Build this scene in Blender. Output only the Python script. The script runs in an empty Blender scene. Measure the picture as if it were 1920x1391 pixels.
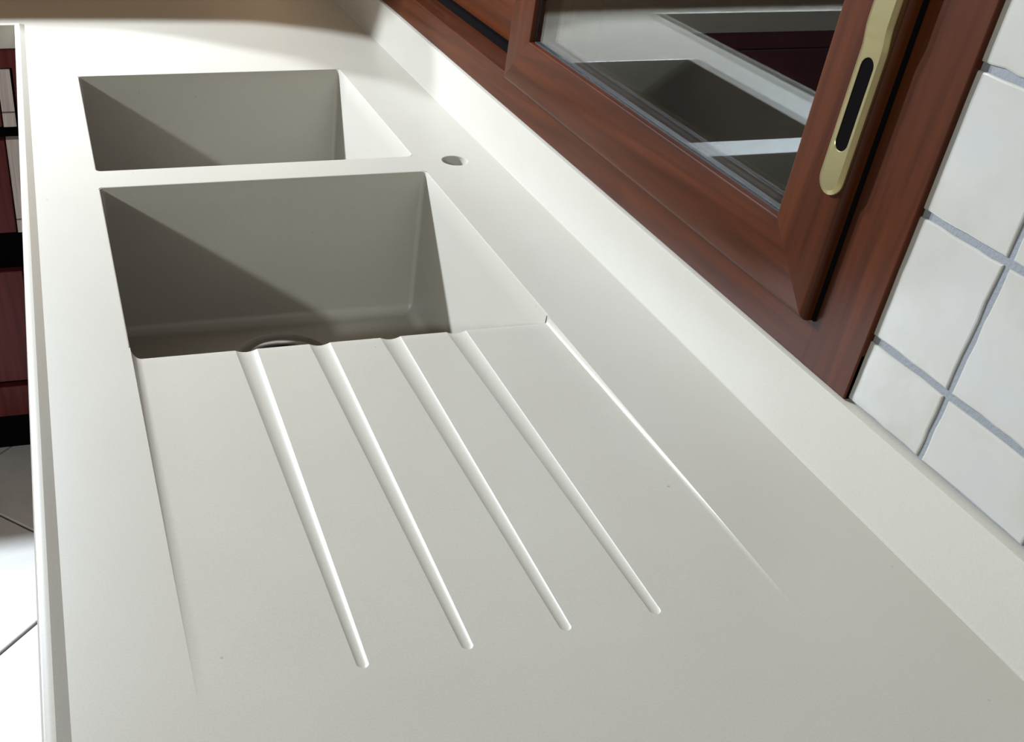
import bpy, bmesh, math, random
from mathutils import Vector, noise
random.seed(7)
scn = bpy.context.scene
COL = scn.collection
PI = math.pi

# ------------------------------------------------------------------ camera
cam_d = bpy.data.cameras.new('camera')
cam = bpy.data.objects.new('camera', cam_d); COL.objects.link(cam)
cam.location = (-0.04720, -0.81439, 0.48432)
cam.rotation_euler = (math.radians(54.43976), math.radians(-2.57570), math.radians(-14.13162))
cam_d.sensor_fit = 'HORIZONTAL'; cam_d.sensor_width = 36.0
cam_d.lens = 1977.2137 / 1920 * 36.0
cam_d.shift_x = 342.09 / 1920
cam_d.shift_y = 134.73 / 1920
cam_d.clip_start = 0.02
scn.camera = cam

# ------------------------------------------------------------------ light
w = bpy.data.worlds.new('night'); scn.world = w; w.use_nodes = True
bg = w.node_tree.nodes['Background']
bg.inputs['Color'].default_value = (0.30, 0.36, 0.5, 1); bg.inputs['Strength'].default_value = 0.006

def lamp(name, loc, power, color, radius):
    l = bpy.data.lights.new(name, 'POINT'); l.energy = power; l.color = color; l.shadow_soft_size = radius
    o = bpy.data.objects.new(name, l); o.location = loc; COL.objects.link(o)
    return o
lamp('ceiling_bulb', (-0.88, 1.38, 1.00), 300, (0.75, 0.885, 1.02), 0.032)
lamp('ceiling_bulb', (-0.58, 1.42, 1.00), 155, (0.75, 0.885, 1.02), 0.032)
lamp('room_lamp', (-2.19, -2.65, 1.50), 265, (0.80, 0.94, 1.0), 0.06)

vs = scn.view_settings
vs.view_transform = 'Standard'; vs.look = 'None'; vs.gamma = 1.0; vs.exposure = 0.0
vs.use_curve_mapping = False
scn.cycles.diffuse_bounces = 1

# ------------------------------------------------------------------ helpers
class MB:
    def __init__(s): s.v = []; s.f = []
    def add(s, vs, fs):
        o = len(s.v); s.v += [tuple(v) for v in vs]; s.f += [tuple(i + o for i in f) for f in fs]
    def box(s, a, b):
        x0, y0, z0 = a; x1, y1, z1 = b
        s.add([(x0,y0,z0),(x1,y0,z0),(x1,y1,z0),(x0,y1,z0),(x0,y0,z1),(x1,y0,z1),(x1,y1,z1),(x0,y1,z1)],
              [(0,3,2,1),(4,5,6,7),(0,1,5,4),(1,2,6,5),(2,3,7,6),(3,0,4,7)])
    def rings(s, rs, closed=True, cap0=False, cap1=False, loop=False):
        n = len(rs[0]); vs = [p for r in rs for p in r]; fs = []
        m = len(rs) if loop else len(rs) - 1
        for i in range(m):
            j2 = (i + 1) % len(rs)
            for k in range(n if closed else n - 1):
                k2 = (k + 1) % n
                fs.append((i*n+k, i*n+k2, j2*n+k2, j2*n+k))
        if cap0: fs.append(tuple(reversed(range(n))))
        if cap1: fs.append(tuple((len(rs)-1)*n + k for k in range(n)))
        s.add(vs, fs)
    def build(s, name, mat, parent=None, smooth=None, bevel=0, seg=2):
        me = bpy.data.meshes.new(name); me.from_pydata(s.v, [], s.f); me.update()
        return link(name, me, mat, parent, smooth, bevel, seg)

def link(name, me, mat, parent=None, smooth=None, bevel=0, seg=2):
    bm = bmesh.new(); bm.from_mesh(me)
    bmesh.ops.recalc_face_normals(bm, faces=bm.faces)
    if bevel:
        bmesh.ops.bevel(bm, geom=[e for e in bm.edges if len(e.link_faces) == 2 and e.calc_face_angle(0) > .5],
                        offset=bevel, segments=seg, profile=.5, affect='EDGES', clamp_overlap=True)
    bm.to_mesh(me); bm.free()
    if smooth:
        for p in me.polygons: p.use_smooth = True
        me.set_sharp_from_angle(angle=math.radians(smooth))
    o = bpy.data.objects.new(name, me); COL.objects.link(o)
    if mat: me.materials.append(mat)
    if parent: o.parent = parent
    return o

def thing(name, label, cat, loc=(0,0,0), group=None):
    o = bpy.data.objects.new(name, None); COL.objects.link(o); o.location = loc
    o.empty_display_size = .05
    o['label'] = label; o['category'] = cat
    if group: o['group'] = group
    return o
def tag(o, label, cat, group=None):
    o['label'] = label; o['category'] = cat
    if group: o['group'] = group
    return o
def struct(o): o['kind'] = 'structure'; return o

def rrect(x0, x1, y0, y1, r, n=6):
    """rounded rectangle, ccw; r = radii for corners (x1y0, x1y1, x0y1, x0y0)"""
    pts = []
    cs = [(x1, y0, -90, r[0], -1, 1), (x1, y1, 0, r[1], -1, -1), (x0, y1, 90, r[2], 1, -1), (x0, y0, 180, r[3], 1, 1)]
    for cx, cy, a0, rr, sx, sy in cs:
        for k in range(n + 1):
            a = math.radians(a0 + 90 * k / n)
            pts.append((cx + sx*rr + rr*math.cos(a), cy + sy*rr + rr*math.sin(a)))
    return pts

def planar(outer, holes, z):
    bm = bmesh.new()
    for lp in [outer] + holes:
        vv = [bm.verts.new((p[0], p[1], z)) for p in lp]
        for i in range(len(vv)): bm.edges.new((vv[i], vv[(i+1) % len(vv)]))
    bmesh.ops.triangle_fill(bm, use_beauty=True, use_dissolve=False, edges=bm.edges[:])
    for f in bm.faces:
        if f.normal.z < 0: f.normal_flip()
    bm.verts.index_update()
    v = [tuple(p.co) for p in bm.verts]; fs = [tuple(p.index for p in f.verts) for f in bm.faces]
    bm.free(); return v, fs

# ------------------------------------------------------------------ materials
def mat(name, base, rough=.5, metal=0, spec=.5):
    m = bpy.data.materials.new(name); m.use_nodes = True
    b = m.node_tree.nodes['Principled BSDF']
    b.inputs['Base Color'].default_value = (*base, 1); b.inputs['Roughness'].default_value = rough
    b.inputs['Metallic'].default_value = metal; b.inputs['Specular IOR Level'].default_value = spec
    return m
def N(m, t, **kw):
    n = m.node_tree.nodes.new(t)
    for k, v in kw.items(): setattr(n, k, v)
    return n
def L(m, a, b): m.node_tree.links.new(a, b)
def coords(m, scale=(1,1,1)):
    t = N(m, 'ShaderNodeTexCoord'); mp = N(m, 'ShaderNodeMapping'); mp.inputs['Scale'].default_value = scale
    L(m, t.outputs['Object'], mp.inputs['Vector']); return mp.outputs['Vector']
def ramp(m, fac, stops):
    r = N(m, 'ShaderNodeValToRGB'); e = r.color_ramp.elements
    while len(e) < len(stops): e.new(.5)
    for i, (p, c) in enumerate(stops): e[i].position = p; e[i].color = (*c, 1)
    L(m, fac, r.inputs['Fac']); return r.outputs['Color']
def noise_tex(m, vec, scale, detail=4, rough=.55, dist=0):
    n = N(m, 'ShaderNodeTexNoise'); n.inputs['Scale'].default_value = scale; n.inputs['Detail'].default_value = detail
    n.inputs['Roughness'].default_value = rough; n.inputs['Distortion'].default_value = dist
    L(m, vec, n.inputs['Vector']); return n.outputs['Fac']
def bsdf(m): return m.node_tree.nodes['Principled BSDF']
def bump(m, h, strength, dist=.001):
    b = N(m, 'ShaderNodeBump'); b.inputs['Strength'].default_value = strength; b.inputs['Distance'].default_value = dist
    L(m, h, b.inputs['Height']); L(m, b.outputs['Normal'], bsdf(m).inputs['Normal'])
def mixc(m, fac, a, b, mode='MIX'):
    x = N(m, 'ShaderNodeMix', data_type='RGBA', blend_type=mode)
    if isinstance(fac, (int, float)): x.inputs['Factor'].default_value = fac
    else: L(m, fac, x.inputs['Factor'])
    for s, v in ((6, a), (7, b)):
        if isinstance(v, tuple): x.inputs[s].default_value = (*v, 1)
        else: L(m, v, x.inputs[s])
    return x.outputs[2]

# solid-surface worktop: off white, fine grain, faint cloudiness, a few dirt specks
M_TOP = mat('solid_surface', (.80, .78, .73), .36)
_c = coords(M_TOP)
_f = ramp(M_TOP, noise_tex(M_TOP, _c, 700, 2), [(.3, (.394, .350, .290)), (.7, (.422, .376, .314))])
_g = ramp(M_TOP, noise_tex(M_TOP, _c, 9, 3), [(.3, (.97, .965, .96)), (.7, (1, 1, 1))])
_a = mixc(M_TOP, 1.0, _f, _g, 'MULTIPLY')
_v = N(M_TOP, 'ShaderNodeTexVoronoi'); _v.inputs['Scale'].default_value = 26; L(M_TOP, _c, _v.inputs['Vector'])
_s = N(M_TOP, 'ShaderNodeMath', operation='MULTIPLY_ADD'); L(M_TOP, noise_tex(M_TOP, _c, 60, 1), _s.inputs[0]); _s.inputs[1].default_value = .055; L(M_TOP, _v.outputs['Distance'], _s.inputs[2])
_sp = ramp(M_TOP, _s.outputs[0], [(.046, (.74, .72, .66)), (.060, (1, 1, 1))])
_b2 = mixc(M_TOP, 1.0, _a, _sp, 'MULTIPLY')
L(M_TOP, _b2, bsdf(M_TOP).inputs['Base Color'])

def wood(name, axis, dark, light, rough=.38, seed=0):
    m = mat(name, light, rough, 0, .2)
    s = [26, 26, 26]; s[axis] = 1.7
    mp = coords(m, tuple(s)); 
    n1 = noise_tex(m, mp, 1.0, 5, .6, 1.3)
    s2 = [220, 220, 220]; s2[axis] = 6
    n2 = noise_tex(m, coords(m, tuple(s2)), 1.0, 3, .6)
    wv = N(m, 'ShaderNodeTexWave'); wv.inputs['Scale'].default_value = 1.2; wv.inputs['Distortion'].default_value = 7
    wv.inputs['Detail'].default_value = 3; wv.bands_direction = 'DIAGONAL'
    L(m, mp, wv.inputs['Vector'])
    mid = tuple((a + b) / 2 for a, b in zip(dark, light))
    c1 = ramp(m, n1, [(.28, dark), (.5, mid), (.72, light)])
    c2 = ramp(m, wv.outputs['Fac'], [(.0, (.84, .82, .80)), (.5, (1, 1, 1)), (1, (1.03, 1.02, 1.0))])
    c3 = ramp(m, n2, [(.3, (.86, .84, .82)), (.65, (1, 1, 1))])
    L(m, mixc(m, 1.0, mixc(m, 1.0, c1, c2, 'MULTIPLY'), c3, 'MULTIPLY'), bsdf(m).inputs['Base Color'])
    bump(m, n2, .12, .0004)
    return m
WD, WL = (.034, .0074, .0019), (.077, .0172, .0041)
M_WH = wood('mahogany_lengthwise', 1, WD, WL)
M_WV = wood('mahogany_upright', 2, WD, WL)
M_CH = wood('cherry_cabinet', 2, (.075, .012, .010), (.13, .024, .020), .35)
M_DARK = mat('dark_gap', (.005, .004, .004), .9, 0, .0)
M_RUB = mat('black_gasket', (.012, .012, .013), .6)
M_FLUTE = mat('cream_fluting', (.52, .43, .36), .5)
L(M_FLUTE, ramp(M_FLUTE, noise_tex(M_FLUTE, coords(M_FLUTE, (300, 300, 8)), 1, 3), [(.3, (.40, .32, .27)), (.7, (.60, .50, .43))]), bsdf(M_FLUTE).inputs['Base Color'])
M_GOLD = mat('brushed_gold', (.53, .45, .23), .34, 1.0)
_n = noise_tex(M_GOLD, coords(M_GOLD, (900, 900, 30)), 1, 2)
bump(M_GOLD, _n, .05, .0003)
M_STEEL = mat('steel', (.62, .60, .57), .28, 1.0)
M_ALU = mat('spacer_aluminium', (.72, .74, .78), .3, 1.0)
_vv = N(M_ALU, 'ShaderNodeTexVoronoi'); _vv.inputs['Scale'].default_value = 420; L(M_ALU, coords(M_ALU), _vv.inputs['Vector'])
bump(M_ALU, _vv.outputs['Distance'], .6, .0006)
M_GLASS = mat('window_glass', (.97, .99, .98), 0.0)
bsdf(M_GLASS).inputs['Transmission Weight'].default_value = 1.0; bsdf(M_GLASS).inputs['IOR'].default_value = 1.46
M_GROUT = mat('grey_grout', (.20, .198, .203), .85)
bump(M_GROUT, noise_tex(M_GROUT, coords(M_GROUT), 420, 4), .6, .001)
M_TILE = mat('glazed_white_tile', (.78, .78, .76), .16)
_tc = coords(M_TILE)
L(M_TILE, ramp(M_TILE, noise_tex(M_TILE, _tc, 11, 4), [(.3, (.36, .325, .272)), (.52, (.405, .368, .322)), (.7, (.395, .370, .345))]), bsdf(M_TILE).inputs['Base Color'])
bump(M_TILE, noise_tex(M_TILE, _tc, 26, 3), .22, .0020)
M_FT = mat('pale_marble_floor_tile', (.74, .73, .70), .22)
_fc = coords(M_FT)
L(M_FT, ramp(M_FT, noise_tex(M_FT, _fc, 5, 6, .65, 1.5), [(.30, (.48, .45, .41)), (.5, (.54, .51, .47)), (.7, (.57, .54, .50))]), bsdf(M_FT).inputs['Base Color'])
M_FG = mat('floor_grout', (.22, .19, .17), .9)
M_WALL = mat('warm_plaster', (.15, .074, .024), .9)
M_CEIL = mat('ceiling_paint', (.085, .049, .021), .9)

# ------------------------------------------------------------------ room shell
ZF, ZC = -.90, 1.70
XR = .526                                   # face of the window wall
WY0, WY1, WZ0, WZ1 = -.268, 1.070, .0655, 1.10      # window opening
m = MB(); m.box((-4.2, -5.2, ZF - .12), (XR + .2, 4.7, ZF - .006)); FLOOR = struct(m.build('floor', M_FG))
m = MB(); m.box((-4.2, -5.2, ZC), (XR + .2, 4.7, ZC + .1)); struct(m.build('ceiling', M_CEIL))
m = MB(); m.box((-4.3, -5.2, ZF), (-4.2, 4.7, ZC)); struct(m.build('wall_left', M_WALL))
m = MB(); m.box((-4.3, 4.7, ZF), (XR + .2, 4.8, ZC)); struct(m.build('wall_back', M_WALL))
m = MB(); m.box((-4.3, -5.3, ZF), (XR + .2, -5.2, ZC)); struct(m.build('wall_front', M_WALL))
m = MB()
m.box((XR, -5.2, ZF), (XR + .2, WY0, ZC)); m.box((XR, WY1, ZF), (XR + .2, 4.7, ZC))
m.box((XR, WY0, ZF), (XR + .2, WY1, WZ0)); m.box((XR, WY0, WZ1), (XR + .2, WY1, ZC))
WALL = struct(m.build('wall_right', M_WALL))

# floor tiles laid on the diagonal
T = .5975 / math.sqrt(2); s2 = math.sqrt(.5); g = .003
for i in range(-6, 8):
    for j in range(-6, 8):
        # u = (y - x), v = (y + x)
        u0, v0 = .7764 + i * .5975, .70 + j * .5975
        cx = ((v0 + .29875) - (u0 + .29875)) / 2; cy = ((v0 + .29875) + (u0 + .29875)) / 2
        if not (-1.7 < cx < -.02 and -1.2 < cy < 2.6): continue
        h = T / 2 - g
        m = MB(); q = [(0, -1), (1, 0), (0, 1), (-1, 0)]; d = h * math.sqrt(2)
        m.rings([[(cx + a * d, cy + b * d, ZF - .006) for a, b in q], [(cx + a * d, cy + b * d, ZF - .0012) for a, b in q],
                 [(cx + a * (d - .002), cy + b * (d - .002), ZF) for a, b in q]], cap1=True)
        m.build('floor_tile', M_FT, FLOOR)

# glazed wall tiles above the upstand, right of the window
XT = .5140
m = MB(); m.box((.5156, -1.75, .066), (XR, WY0 + .004, .80)); m.build('grout_bed', M_GROUT, WALL)
P = .0968; gw = .0027
def wall_tile(y0, y1, z0, z1):
    n = 7; pts = []
    cor = [(y0, z0), (y1, z0), (y1, z1), (y0, z1)]
    sd = random.random() * 50
    for k in range(4):
        a, b = cor[k], cor[(k + 1) % 4]
        for i in range(n):
            t = i / n; y = a[0] + (b[0] - a[0]) * t; z = a[1] + (b[1] - a[1]) * t
            d = .0013 * noise.noise((y * 70 + sd, z * 70, sd)) * (1 if 0 < i else .4)
            if k in (0, 2): z += d
            else: y += d
            pts.append((y, z))
    cy, cz = (y0 + y1) / 2, (z0 + z1) / 2
    def ring(ins, x):
        out = []
        for y, z in pts:
            dy, dz = cy - y, cz - z; l = math.hypot(dy, dz)
            out.append((x + .0004 * noise.noise((y * 40, z * 40, sd)), y + dy / l * ins, z + dz / l * ins))
        return out
    m = MB()
    m.rings([ring(0, XR - .002), ring(0, XT + .0010), ring(.0005, XT + .0003), ring(.0016, XT), ring(.012, XT - .0001)], cap1=True)
    m.build('wall_tile', M_TILE, WALL, smooth=14)
ys = [-.2640] + [-.345 - P * k for k in range(0, 9)]
zs = [.0673] + [.1192 + P * k for k in range(0, 6)]
for i in range(len(ys) - 1):
    for j in range(len(zs) - 1):
        wall_tile(ys[i+1] + gw, ys[i] - (gw if i else .0), zs[j] + (gw if j else 0), zs[j+1] - gw)

# ------------------------------------------------------------------ worktop with moulded sinks
TOP = thing('kitchen_worktop', 'off-white L-shaped worktop with two moulded sinks and grooved drainboard under the window', 'worktop', (0, 0, 0))
XL, YL = -.0885, 1.095            # front edges of the two legs
LO = .0165                        # plan width of the raised lip
BV = .0013
YB = 1.74; YN = -1.6; XW = -2.2
S1 = (0, .4, .0, .382); S2 = (0, .4, .4349, .8139)
YD = -.406
hole1 = rrect(-BV, .4 + BV, YD, .382 + BV, (.0004, .005, .005, .0004))
hole2 = rrect(-BV, .4 + BV, S2[2] - BV, S2[3] + BV, (.008, .005, .005, .008))
FH = (.4500, .4125, .0165)
hole3 = [(FH[0] + (FH[2] + .001) * math.cos(2*PI*k/40), FH[1] + (FH[2] + .001) * math.sin(2*PI*k/40)) for k in range(40)]
outer = [(XL + LO, YN), (.5245, YN), (.5245, YB), (XW, YB), (XW, YL + LO), (XL + LO, YL + LO)]
v, f = planar(outer, [hole1, hole2, hole3], 0.0)
m = MB(); m.add(v, f)
m.build('top_slab', M_TOP, TOP)
# raised drip lip and apron along the front edges
prof = [(.030, -.034), (0, -.034), (0, .0022), (.0004, .0036), (.0014, .0044), (.0024, .0047), (.0066, .0047), (.0080, .0046), (.0086, .0043), (.0122, .0022), (.0160, .0000), (LO, 0.0)]
def lip_ring(kind):
    out = []
    for o, z in prof:
        if kind == 0: out.append((XL + o, YN, z))
        elif kind == 1: out.append((XL + o, YL + o, z))
        else: out.append((XW, YL + o, z))
    return out
m = MB(); m.rings([lip_ring(0), lip_ring(1), lip_ring(2)], closed=False)
m.build('front_lip', M_TOP, TOP, smooth=17)
# upstand against the window wall
UF, UH = .506, .0655
up = [(UF - .0015, 0), (UF - .0004, .0006), (UF, .002), (UF, UH - .0014), (UF + .0004, UH - .0004), (UF + .0014, UH), (.5245, UH), (.5245, 0)]
m = MB(); m.rings([[(x, YN, z) for x, z in up], [(x, YB, z) for x, z in up]], cap0=True, cap1=True)
m.build('upstand', M_TOP, TOP, smooth=40)
# faucet hole sleeve
m = MB(); rg = []
for r_, z in ((FH[2] + .001, 0), (FH[2] + .0003, -.0003), (FH[2], -.001), (FH[2], -.045)):
    rg.append([(FH[0] + r_ * math.cos(2*PI*k/40), FH[1] + r_ * math.sin(2*PI*k/40), z) for k in range(40)])
m.rings(rg); m.build('faucet_hole', M_TOP, TOP, smooth=40)

def bowl(S, rad, near_drop, drain):
    x0, x1, y0, y1 = S; D = .197; n = 6
    def ring(off, z, extra=0.0):
        rr = [max(.001, r + off if off > 0 else r - min(0, 0) ) for r in rad]
        p = rrect(x0 - off, x1 + off, y0 - off, y1 + off, [max(.002, r + off) for r in rad], n)
        q = n + 1
        return p[:q] + [(x1 + off, y0 + .0052), (x1 + off, y0 + .0062)] + p[q:3*q] + [(x0 - off, y0 + .0135), (x0 - off, y0 + .0125)] + p[3*q:]
    rings = []
    def put(off, z, drop=0):
        R = []
        for x, y in ring(off, z):
            zz = z
            if drop and y < y0 + (.013 if x < .2 else .0055): zz = min(z, -drop)
            R.append((x, y, zz))
        rings.append(R)
    put(BV, 0, near_drop); put(BV * .3, -BV * .3, near_drop); put(0, -BV, near_drop)
    put(0, -.03); put(0, -.10)
    fr = .014
    put(0, -D + fr)
    for k in range(1, 6):
        a = PI / 2 * k / 5
        put(-fr * (1 - math.cos(a)), -D + fr * (1 - math.sin(a)))
    m = MB(); m.rings(rings)
    last = [(p[0], p[1]) for p in rings[-1]]
    if drain:
        cx, cy, r = drain
        hole = [(cx + r * math.cos(2*PI*k/48), cy + r * math.sin(2*PI*k/48)) for k in range(48)]
        v, f = planar(last, [hole], -D); m.add(v, f)
        m.rings([[(cx + q * math.cos(2*PI*k/48), cy + q * math.sin(2*PI*k/48), z) for k in range(48)]
                 for q, z in ((r, -D), (r - .002, -D - .0012), (r - .003, -D - .007), (r - .016, -D - .0075), (r - .017, -D - .05))])
    else:
        v, f = planar(last, [], -D); m.add(v, f)
    bm = bmesh.new()
    me = bpy.data.meshes.new('sink_bowl'); me.from_pydata(m.v, [], m.f); bm.from_mesh(me)
    bmesh.ops.remove_doubles(bm, verts=bm.verts, dist=1e-5); bm.to_mesh(me); bm.free()
    o = link('sink_bowl', me, M_TOP, TOP, smooth=35)
    return o
DR = (.2055, .2925, .062)
b1 = bowl(S1, (.003, .006, .006, .009), .014, DR)
b1['label'] = 'near sink bowl, beside the grooved drainboard'
b2 = bowl(S2, (.008, .006, .006, .008), 0, None)
b2['label'] = 'far sink bowl, behind the divider'
# basket drain in the near bowl
cx, cy, r = DR; Z0 = -.197
m = MB()
def circ(q, z, n=48): return [(cx + q * math.cos(2*PI*k/n), cy + q * math.sin(2*PI*k/n), z) for k in range(n)]
m.rings([circ(.0445, Z0 - .052), circ(.0450, Z0 - .010), circ(.0455, Z0 - .0035), circ(.0465, Z0 - .0024), circ(.0480, Z0 - .0026), circ(.0490, Z0 - .0080)])
dr = m.build('sink_drain', M_STEEL, TOP, smooth=40)
m = MB(); m.rings([circ(.0440, Z0 - .030), circ(.036, Z0 - .036), circ(.012, Z0 - .038), circ(.009, Z0 - .030), circ(.007, Z0 - .020), circ(.001, Z0 - .018)], cap1=True)
m.build('strainer_basket', M_DARK, dr, smooth=40)

# drainboard: sloping recess with four tapering grooves
GC = [.1027, .1714, .2397, .3050]; GY = [-.3950, -.3935, -.3910, -.3890]
GW0, GW1 = .0098, .0039
def slope(y):
    t = (y - YD) / (0 - YD)
    return -.0060 * max(0, min(1, t)) ** 1.05
def groove(gi, y):
    ye = GY[gi]; t = (y - ye) / -ye
    if t <= 0: return 0, 0
    hw = GW1 + (GW0 - GW1) * t; h = .0014 + .0011 * t
    a = (y - ye) / GW1
    if a < 1:
        q = math.sqrt(max(0, 1 - (1 - a) ** 2)); hw *= q; h *= q ** .6
    return hw, h
def zbase(x, y):
    s = slope(y)
    wl, wr = .0085, .0035
    k = 1.0
    if x < wl: u = x / wl; k = min(k, math.sin(PI/2 * u) ** .7 if u > 0 else 0)
    if x > .4 - wr: u = (.4 - x) / wr; k = min(k, math.sin(PI/2 * u) ** .8 if u > 0 else 0)
    return s * k
ylist = []
y = YD
for ye in [YD] : pass
ylist = [YD + (i / 46.0) * (-YD) for i in range(47)]
for ye in GY: ylist += [ye + GW1 * q for q in (0.0001, .05, .15, .3, .5, .75, 1.0)]
ylist = sorted(set(round(q, 6) for q in ylist if YD <= q < -.0005)) + [0.0]
NS = 20
def row_x(y):
    xs = [(0.0085 * q, None) for q in (0, .06, .14, .25, .4, .6, .8, 1)]
    prev = .0085
    for gi, c in enumerate(GC):
        hw, h = groove(gi, y); hw = max(hw, 1e-5)
        a = c - hw
        xs += [(prev + (a - prev) * q, None) for q in (.33, .66)]
        for k in range(NS + 1):
            s = -math.cos(PI * k / NS)
            xs.append((c + hw * s, (gi, s, h)))
        prev = c + hw
    e = .4 - .0035
    xs += [(prev + (e - prev) * q, None) for q in (.25, .5, .75)]
    xs += [(e + .0035 * q, None) for q in (0, .2, .4, .6, .75, .86, .94, 1)]
    return xs
RC = .009
def yend(x):
    y = .0
    if x < RC: y += RC - math.sqrt(max(0, RC * RC - (RC - x) ** 2))
    return y
rows = []
def zof(x, gr, y):
    z = zbase(x, y)
    if gr:
        gi, s, h = gr; z -= h * max(0, 1 - s * s) ** .95
    return z
for y in ylist:
    R = []
    for x, gr in row_x(y):
        z = zof(x, gr, y)
        yy = y if y < 0 else yend(x)
        R.append((x, yy, z))
    rows.append(R)
for dy, dz in ((.0012, -.0003), (.0021, -.0011), (.0025, -.0024), (.0026, -.022)):
    R = []
    for x, gr in row_x(0.0):
        z = zof(x, gr, 0.0) + dz
        if dz < -.02: z = -.03
        R.append((x, yend(x) + dy, z))
    rows.append(R)
m = MB(); m.rings(rows, closed=False)
# narrow flat margin joining the board to the slab opening
m.add([(-BV, YD, 0), (0, YD, 0), (0, 0.012, 0), (-BV, 0.012, 0)], [(0, 1, 2, 3)])
m.add([(.4, YD, 0), (.4 + BV, YD, 0), (.4 + BV, 0.006, 0), (.4, 0.006, 0)], [(0, 1, 2, 3)])
m.add([(.4, -.001, -.03), (.4, .0075, -.03), (.4, .0075, -.0008), (.4, -.001, -.0002)], [(0, 1, 2, 3)])
m.add([(.4, -.001, -.0002), (.4, .0075, -.0008), (.4 + BV, .0075, 0.0001), (.4 + BV, -.001, 0.0001)], [(0, 1, 2, 3)])
db = m.build('drainboard', M_TOP, TOP, smooth=22)
db['label'] = 'sloping drainboard with four tapering grooves'

# ------------------------------------------------------------------ window
WIN = struct(thing('window_1', '', '', (0, 0, 0)))
del WIN['label']; del WIN['category']
XFR = .510
FW = .046                                      # face width of the outer frame
m = MB(); m.box((XFR, WY0, WZ0 + .0005), (.62, WY1, WZ0 + .0395)); m.build('frame_rail', M_WH, WIN, bevel=.0012)
m = MB(); m.box((XFR, WY0, WZ1 - .045), (.62, WY1, WZ1)); m.build('frame_rail', M_WH, WIN, bevel=.0015)
m = MB(); m.box((XFR - .0002, WY0, WZ0 + .0005), (.62, WY0 + .055, WZ1)); m.build('frame_stile', M_WV, WIN, bevel=.0012)
m = MB(); m.box((XFR - .0002, WY1 - .055, WZ0 + .0005), (.62, WY1, WZ1)); m.build('frame_stile', M_WV, WIN, bevel=.0012)
m = MB(); m.box((.545, WY0 + .055, WZ0 + .0395), (.60, WY1 - .055, WZ0 + .050)); m.build('gap_shade', M_DARK, WIN)  # dark strip standing in for the shade in the gap below the rear sash

def sash(y0, y1, z0, z1, xf, xb, wl, wr, hb, ht, rnd, name, label):
    """mitred frame; y0 = right side in the photo, y1 = left"""
    S = bpy.data.objects.new(name, None); COL.objects.link(S); S.parent = WIN; S.empty_display_size = .05
    if label: S['label'] = label
    o = [(y0, z0), (y1, z0), (y1, z1), (y0, z1)]
    i = [(y0 + wr, z0 + hb), (y1 - wl, z0 + hb), (y1 - wl, z1 - ht), (y0 + wr, z1 - ht)]
    nm = ['rail', 'stile', 'rail', 'stile']; mt = [M_WH, M_WV, M_WH, M_WV]
    # cross section: from the outer edge (t=0) to the inner edge (t=1)
    for k in range(4):
        a, b = k, (k + 1) % 4
        if k == 3: pass
        def pt(idx, t, x):
            O, I = o[idx], i[idx]
            return (x, O[0] + (I[0] - O[0]) * t, O[1] + (I[1] - O[1]) * t)
        wdt = [hb, wl, ht, wr][k]
        q = rnd / wdt
        sec = [(0, xb), (0, xf + rnd)]
        for s in (1, 2, 3): 
            an = PI / 2 * s / 4
            sec.append((q * (1 - math.cos(an)), xf + rnd * (1 - math.sin(an))))
        sec += [(q, xf), (1 - .0025 / wdt, xf), (1 - .0008 / wdt, xf + .0007), (1, xf + .0025), (1, xb)]
        m = MB(); m.rings([[pt(a, t, x) for t, x in sec], [pt(b, t, x) for t, x in sec]], cap0=True, cap1=True)
        m.build(nm[k], mt[k], S, smooth=40)
    return S, i
YS0, YS1 = -.2105, .4105
SF, IF = sash(YS0, YS1, .1030, WZ1 - .04, .4990, .5440, .0615, .0635, .0600, .06, .0055, 'front_sash', 'front sliding sash with gold pull')
def panes(S, i, xa, xb, zlow):
    (ya, za), (yb, zb) = i[0], i[2]
    for x in (xa, xb):
        m = MB(); m.box((x, ya - .008, za - .010), (x + .004, yb + .008, zb + .010)); m.build('pane', M_GLASS, S)
    w = .007
    # aluminium spacer between the two panes
    for lo, hi in (((xa + .0045, ya - .006, za - .006), (xb - .0005, yb + .006, za + .0002)),
                   ((xa + .0045, ya - .006, za + .0002), (xb - .0005, ya - .001, zb)),
                   ((xa + .0045, yb + .001, za + .0002), (xb - .0005, yb + .006, zb))):
        m = MB(); m.box(lo, hi); m.build('spacer_bar', M_ALU, S)
    # black gasket line around the glass
    m = MB(); gx0, gx1 = xa - .0018, xa - .0001
    m.box((gx0, ya - .001, za - .001), (gx1, yb + .001, za + .0012)); m.box((gx0, ya - .001, zb - .0012), (gx1, yb + .001, zb + .001))
    m.box((gx0, yb - .0018, za), (gx1, yb + .001, zb)); m.box((gx0, ya - .001, za), (gx1, ya + .0008, zb))
    m.build('gasket_or_shade', M_RUB, S)
m = MB(); m.box((.5080, YS0 - .0035, .1035), (.5108, YS0 + .003, WZ1 - .042)); m.build('gasket_or_shade', M_DARK, SF)  # black strip added as the line of shade between front sash and frame
panes(SF, IF, .5065, .5185, 0)
SR, IR = sash(.350, WY1 - .052, .1110, WZ1 - .04, .5530, .5900, .06, .06, .0560, .06, .004, 'rear_sash', 'rear sash, set back behind the front one')
panes(SR, IR, .5600, .5720, 0)

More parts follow.
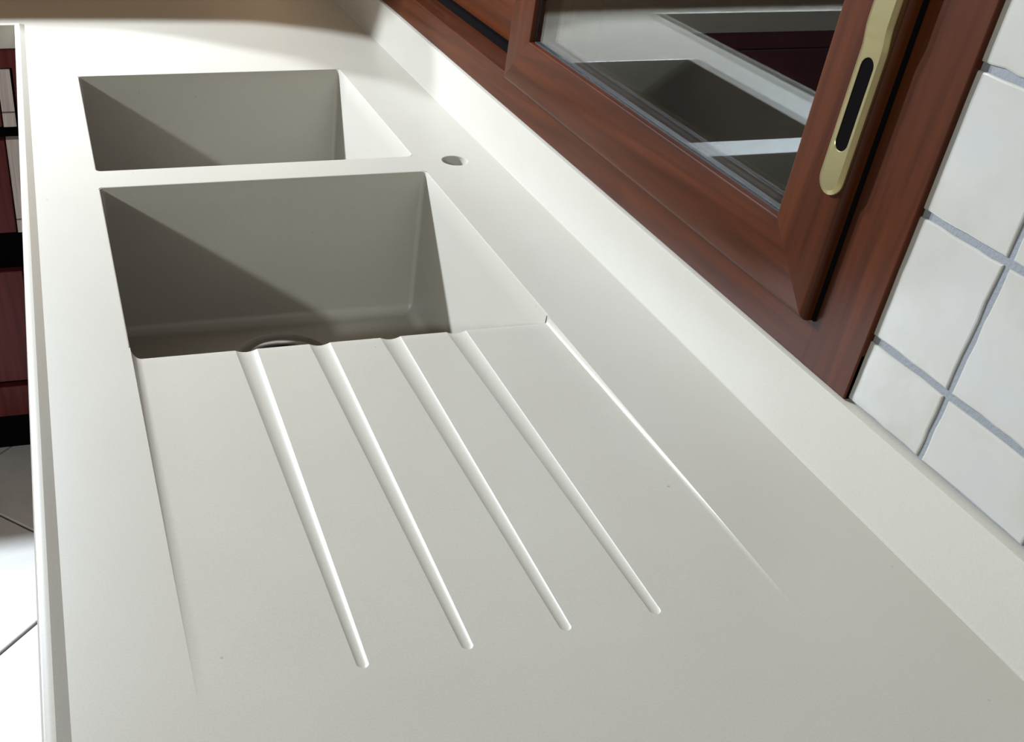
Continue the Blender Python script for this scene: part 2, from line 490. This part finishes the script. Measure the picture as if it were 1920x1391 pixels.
# gold pull plate with a finger slot
HY0, HY1, HX = -.2080, -.1822, .4950
HZ0, HZ1 = .2003, .470
hc = (HY0 + HY1) / 2; hr = (HY1 - HY0) / 2
H = bpy.data.objects.new('pull_handle', None); COL.objects.link(H); H.parent = WIN; H.empty_display_size = .05
H['label'] = 'gold pull handle with a dark finger slot'
def stadium(r, z0, z1, n=14, c=hc):
    pts = [(c + r * math.cos(PI + PI * k / n), z0 + r + r * math.sin(PI + PI * k / n)) for k in range(n + 1)]
    pts += [(c + r * math.cos(PI * k / n), z1 - r + r * math.sin(PI * k / n)) for k in range(n + 1)]
    return pts
SL = (.0070, .2325, .2980)
def raise_x(z, x):                      # the grip steps gently outwards above the slot
    t = max(0, min(1, (z - .301) / .020)); t = t * t * (3 - 2 * t)
    return x - .0022 * t
def dense(pts, x, ins=0):
    return [(raise_x(z, x), y, z) for y, z in pts]
def plate_outline(r, z0, z1):
    zz = [.222, .300] + [.303 + .0025 * k for k in range(9)] + [.36, .41]
    pts = stadium(r, z0, z1); n = 15
    return pts[:n] + [(hc + r, z) for z in zz] + pts[n:] + [(hc - r, z) for z in reversed(zz)]
def at_x(pts, x): return [(raise_x(z, x), y, z) for y, z in pts]
out0 = plate_outline(hr, HZ0, HZ1); out1 = plate_outline(hr - .0004, HZ0 + .0004, HZ1 - .0004); out2 = plate_outline(hr - .0036, HZ0 + .0036, HZ1 - .0036)
slot = stadium(SL[0], SL[1], SL[2], 14, hc); slot2 = stadium(SL[0] - .0004, SL[1] + .0004, SL[2] - .0004, 14, hc)
m = MB()
m.rings([[(.4989, y, z) for y, z in out0], at_x(out0, .4972), at_x(out1, .4964), at_x(out2, HX)])
bm = bmesh.new()
for lp in (at_x(out2, HX), at_x(slot, HX)):
    vv = [bm.verts.new(p) for p in lp]
    for k in range(len(vv)): bm.edges.new((vv[k], vv[(k+1) % len(vv)]))
bmesh.ops.triangle_fill(bm, use_beauty=True, use_dissolve=False, edges=bm.edges[:], normal=(-1, 0, 0))
bm.verts.index_update()
m.add([tuple(p.co) for p in bm.verts], [tuple(p.index for p in f.verts) for f in bm.faces]); bm.free()
m.rings([at_x(slot, HX), at_x(slot2, HX + .0004), at_x(slot2, HX + .0010)])
pl = m.build('pull_plate', M_GOLD, H, smooth=25)
m = MB(); m.add(at_x(slot, HX + .0008), [tuple(range(len(slot)))]); m.build('finger_slot', M_DARK, H)

# ------------------------------------------------------------------ cabinets
YC = YL + .020
CAB = thing('base_cabinet', 'dark cherry base cabinet with fluted drawer edges under the far worktop leg', 'cabinet', (-.6, YC, ZF))
def P_(o): 
    return o
def child(m, name, mt, par, **kw):
    o = m.build(name, mt, None, **kw); o.parent = par
    mw = Vector((0, 0, 0)); q = par
    while q: mw += q.location; q = q.parent
    o.location = -mw
    return o
xr, xl = -.0700, -.640
m = MB()
m.box((xr - .032, YC, -.80), (xr, YC + .022, -.036)); m.box((xl, YC, -.80), (xl + .032, YC + .022, -.036))
m.box((xl + .032, YC, -.072), (xr - .032, YC + .022, -.036))
m.box((xl, YC + .022, -.80), (xl + .018, 1.70, -.036)); m.box((xr - .018, YC + .022, -.80), (xr, 1.70, -.036))
m.box((xl + .018, 1.69, -.80), (xr - .018, 1.70, -.036)); m.box((xl + .018, YC + .022, -.80), (xr - .018, 1.69, -.782))
child(m, 'carcass', M_CH, CAB)
m = MB(); m.box((xl + .02, YC + .05, ZF), (xr, YC + .07, -.80)); child(m, 'plinth', M_DARK, CAB)
m = MB(); m.box((xl + .018, YC + .06, -.78), (xr - .018, YC + .07, -.04)); child(m, 'shadow_gap', M_DARK, CAB)
XP = -.1065                                       # right edge of the fluted strips
for z1, z0 in ((-.076, -.176), (-.200, -.378), (-.458, -.705)):
    m = MB(); m.box((xl + .040, YC + .004, z0), (XP - .024, YC + .024, z1)); d = child(m, 'drawer_front', M_CH, CAB, bevel=.002)
    m = MB(); n = 6; wv = .022
    for k in range(n):
        xa = XP - wv + wv * k / n + .0002; xb = xa + wv / n - .0004
        for q in ((z0 + .012, z1),):
            c = (xa + xb) / 2; rr = (xb - xa) / 2
            m.rings([[(c + rr * math.cos(PI + PI * s / 5), YC + .008 + 1.2 * rr * math.sin(PI + PI * s / 5), z) for s in range(6)] for z in (z0 + .027, z1)], closed=False)
    m.box((XP - wv, YC + .006, z0 + .0265), (XP, YC + .024, z1))
    m.box((XP - wv, YC + .004, z0), (XP, YC + .024, z0 + .0245))
    o = m.build('fluted_strip', M_FLUTE, None, smooth=60); o.parent = d; o.location = (0, 0, 0)
m = MB(); m.box((xl + .034, YC + .004, -.79), (xr - .034, YC + .024, -.718)); child(m, 'bottom_rail', M_CH, CAB, bevel=.002)

# main run below the sinks (its front faces away under the worktop edge)
CB2 = thing('base_cabinet', 'dark cherry base cabinet directly under the two sinks', 'cabinet', (.2, .2, ZF))
for a, b, nm in (((-.066, YN, -.80), (-.048, YC - .02, -.036), 'front_panel'), ((-.048, YN, -.80), (.50, YN + .018, -.036), 'side_panel'),
                 ((-.048, YC - .04, -.80), (.50, YC - .02, -.036), 'side_panel'), ((-.048, YN + .018, -.80), (.50, YC - .04, -.782), 'bottom_panel')):
    m = MB(); m.box(a, b); child(m, nm, M_CH, CB2)
m = MB(); m.box((-.02, YN, ZF), (.0, YC - .02, -.80)); child(m, 'plinth', M_DARK, CB2)

# slim shelf added unseen over the far leg to throw the brown shadow
SH = thing('shadow_blocker', 'slim cherry shelf added unseen over the far worktop leg to cast its shadow', 'blocker', (-.6, 1.45, .45))
zc = .45
edge = [(.014, 1.004), (-.003, 1.044), (-.055, 1.082), (-.0745, 1.123), (-.117, 1.156), (-.162, 1.193), (-.228, 1.230), (-.345, 1.242), (-.458, 1.249), (-1.5, 1.26), (-1.5, 1.62), (.06, 1.62), (.06, 1.004)]
m = MB(); m.rings([[(x, y, zc) for x, y in edge], [(x, y, zc + .022) for x, y in edge]], cap0=True, cap1=True)
child(m, 'board', M_CH, SH)
for x in (-1.45, -.20):
    m = MB(); m.rings([[(x + .004 * math.cos(2*PI*k/10), 1.605 + .004 * math.sin(2*PI*k/10), z) for k in range(10)] for z in (zc + .02, ZC)], cap0=True, cap1=True)
    child(m, 'rod', M_STEEL, SH)
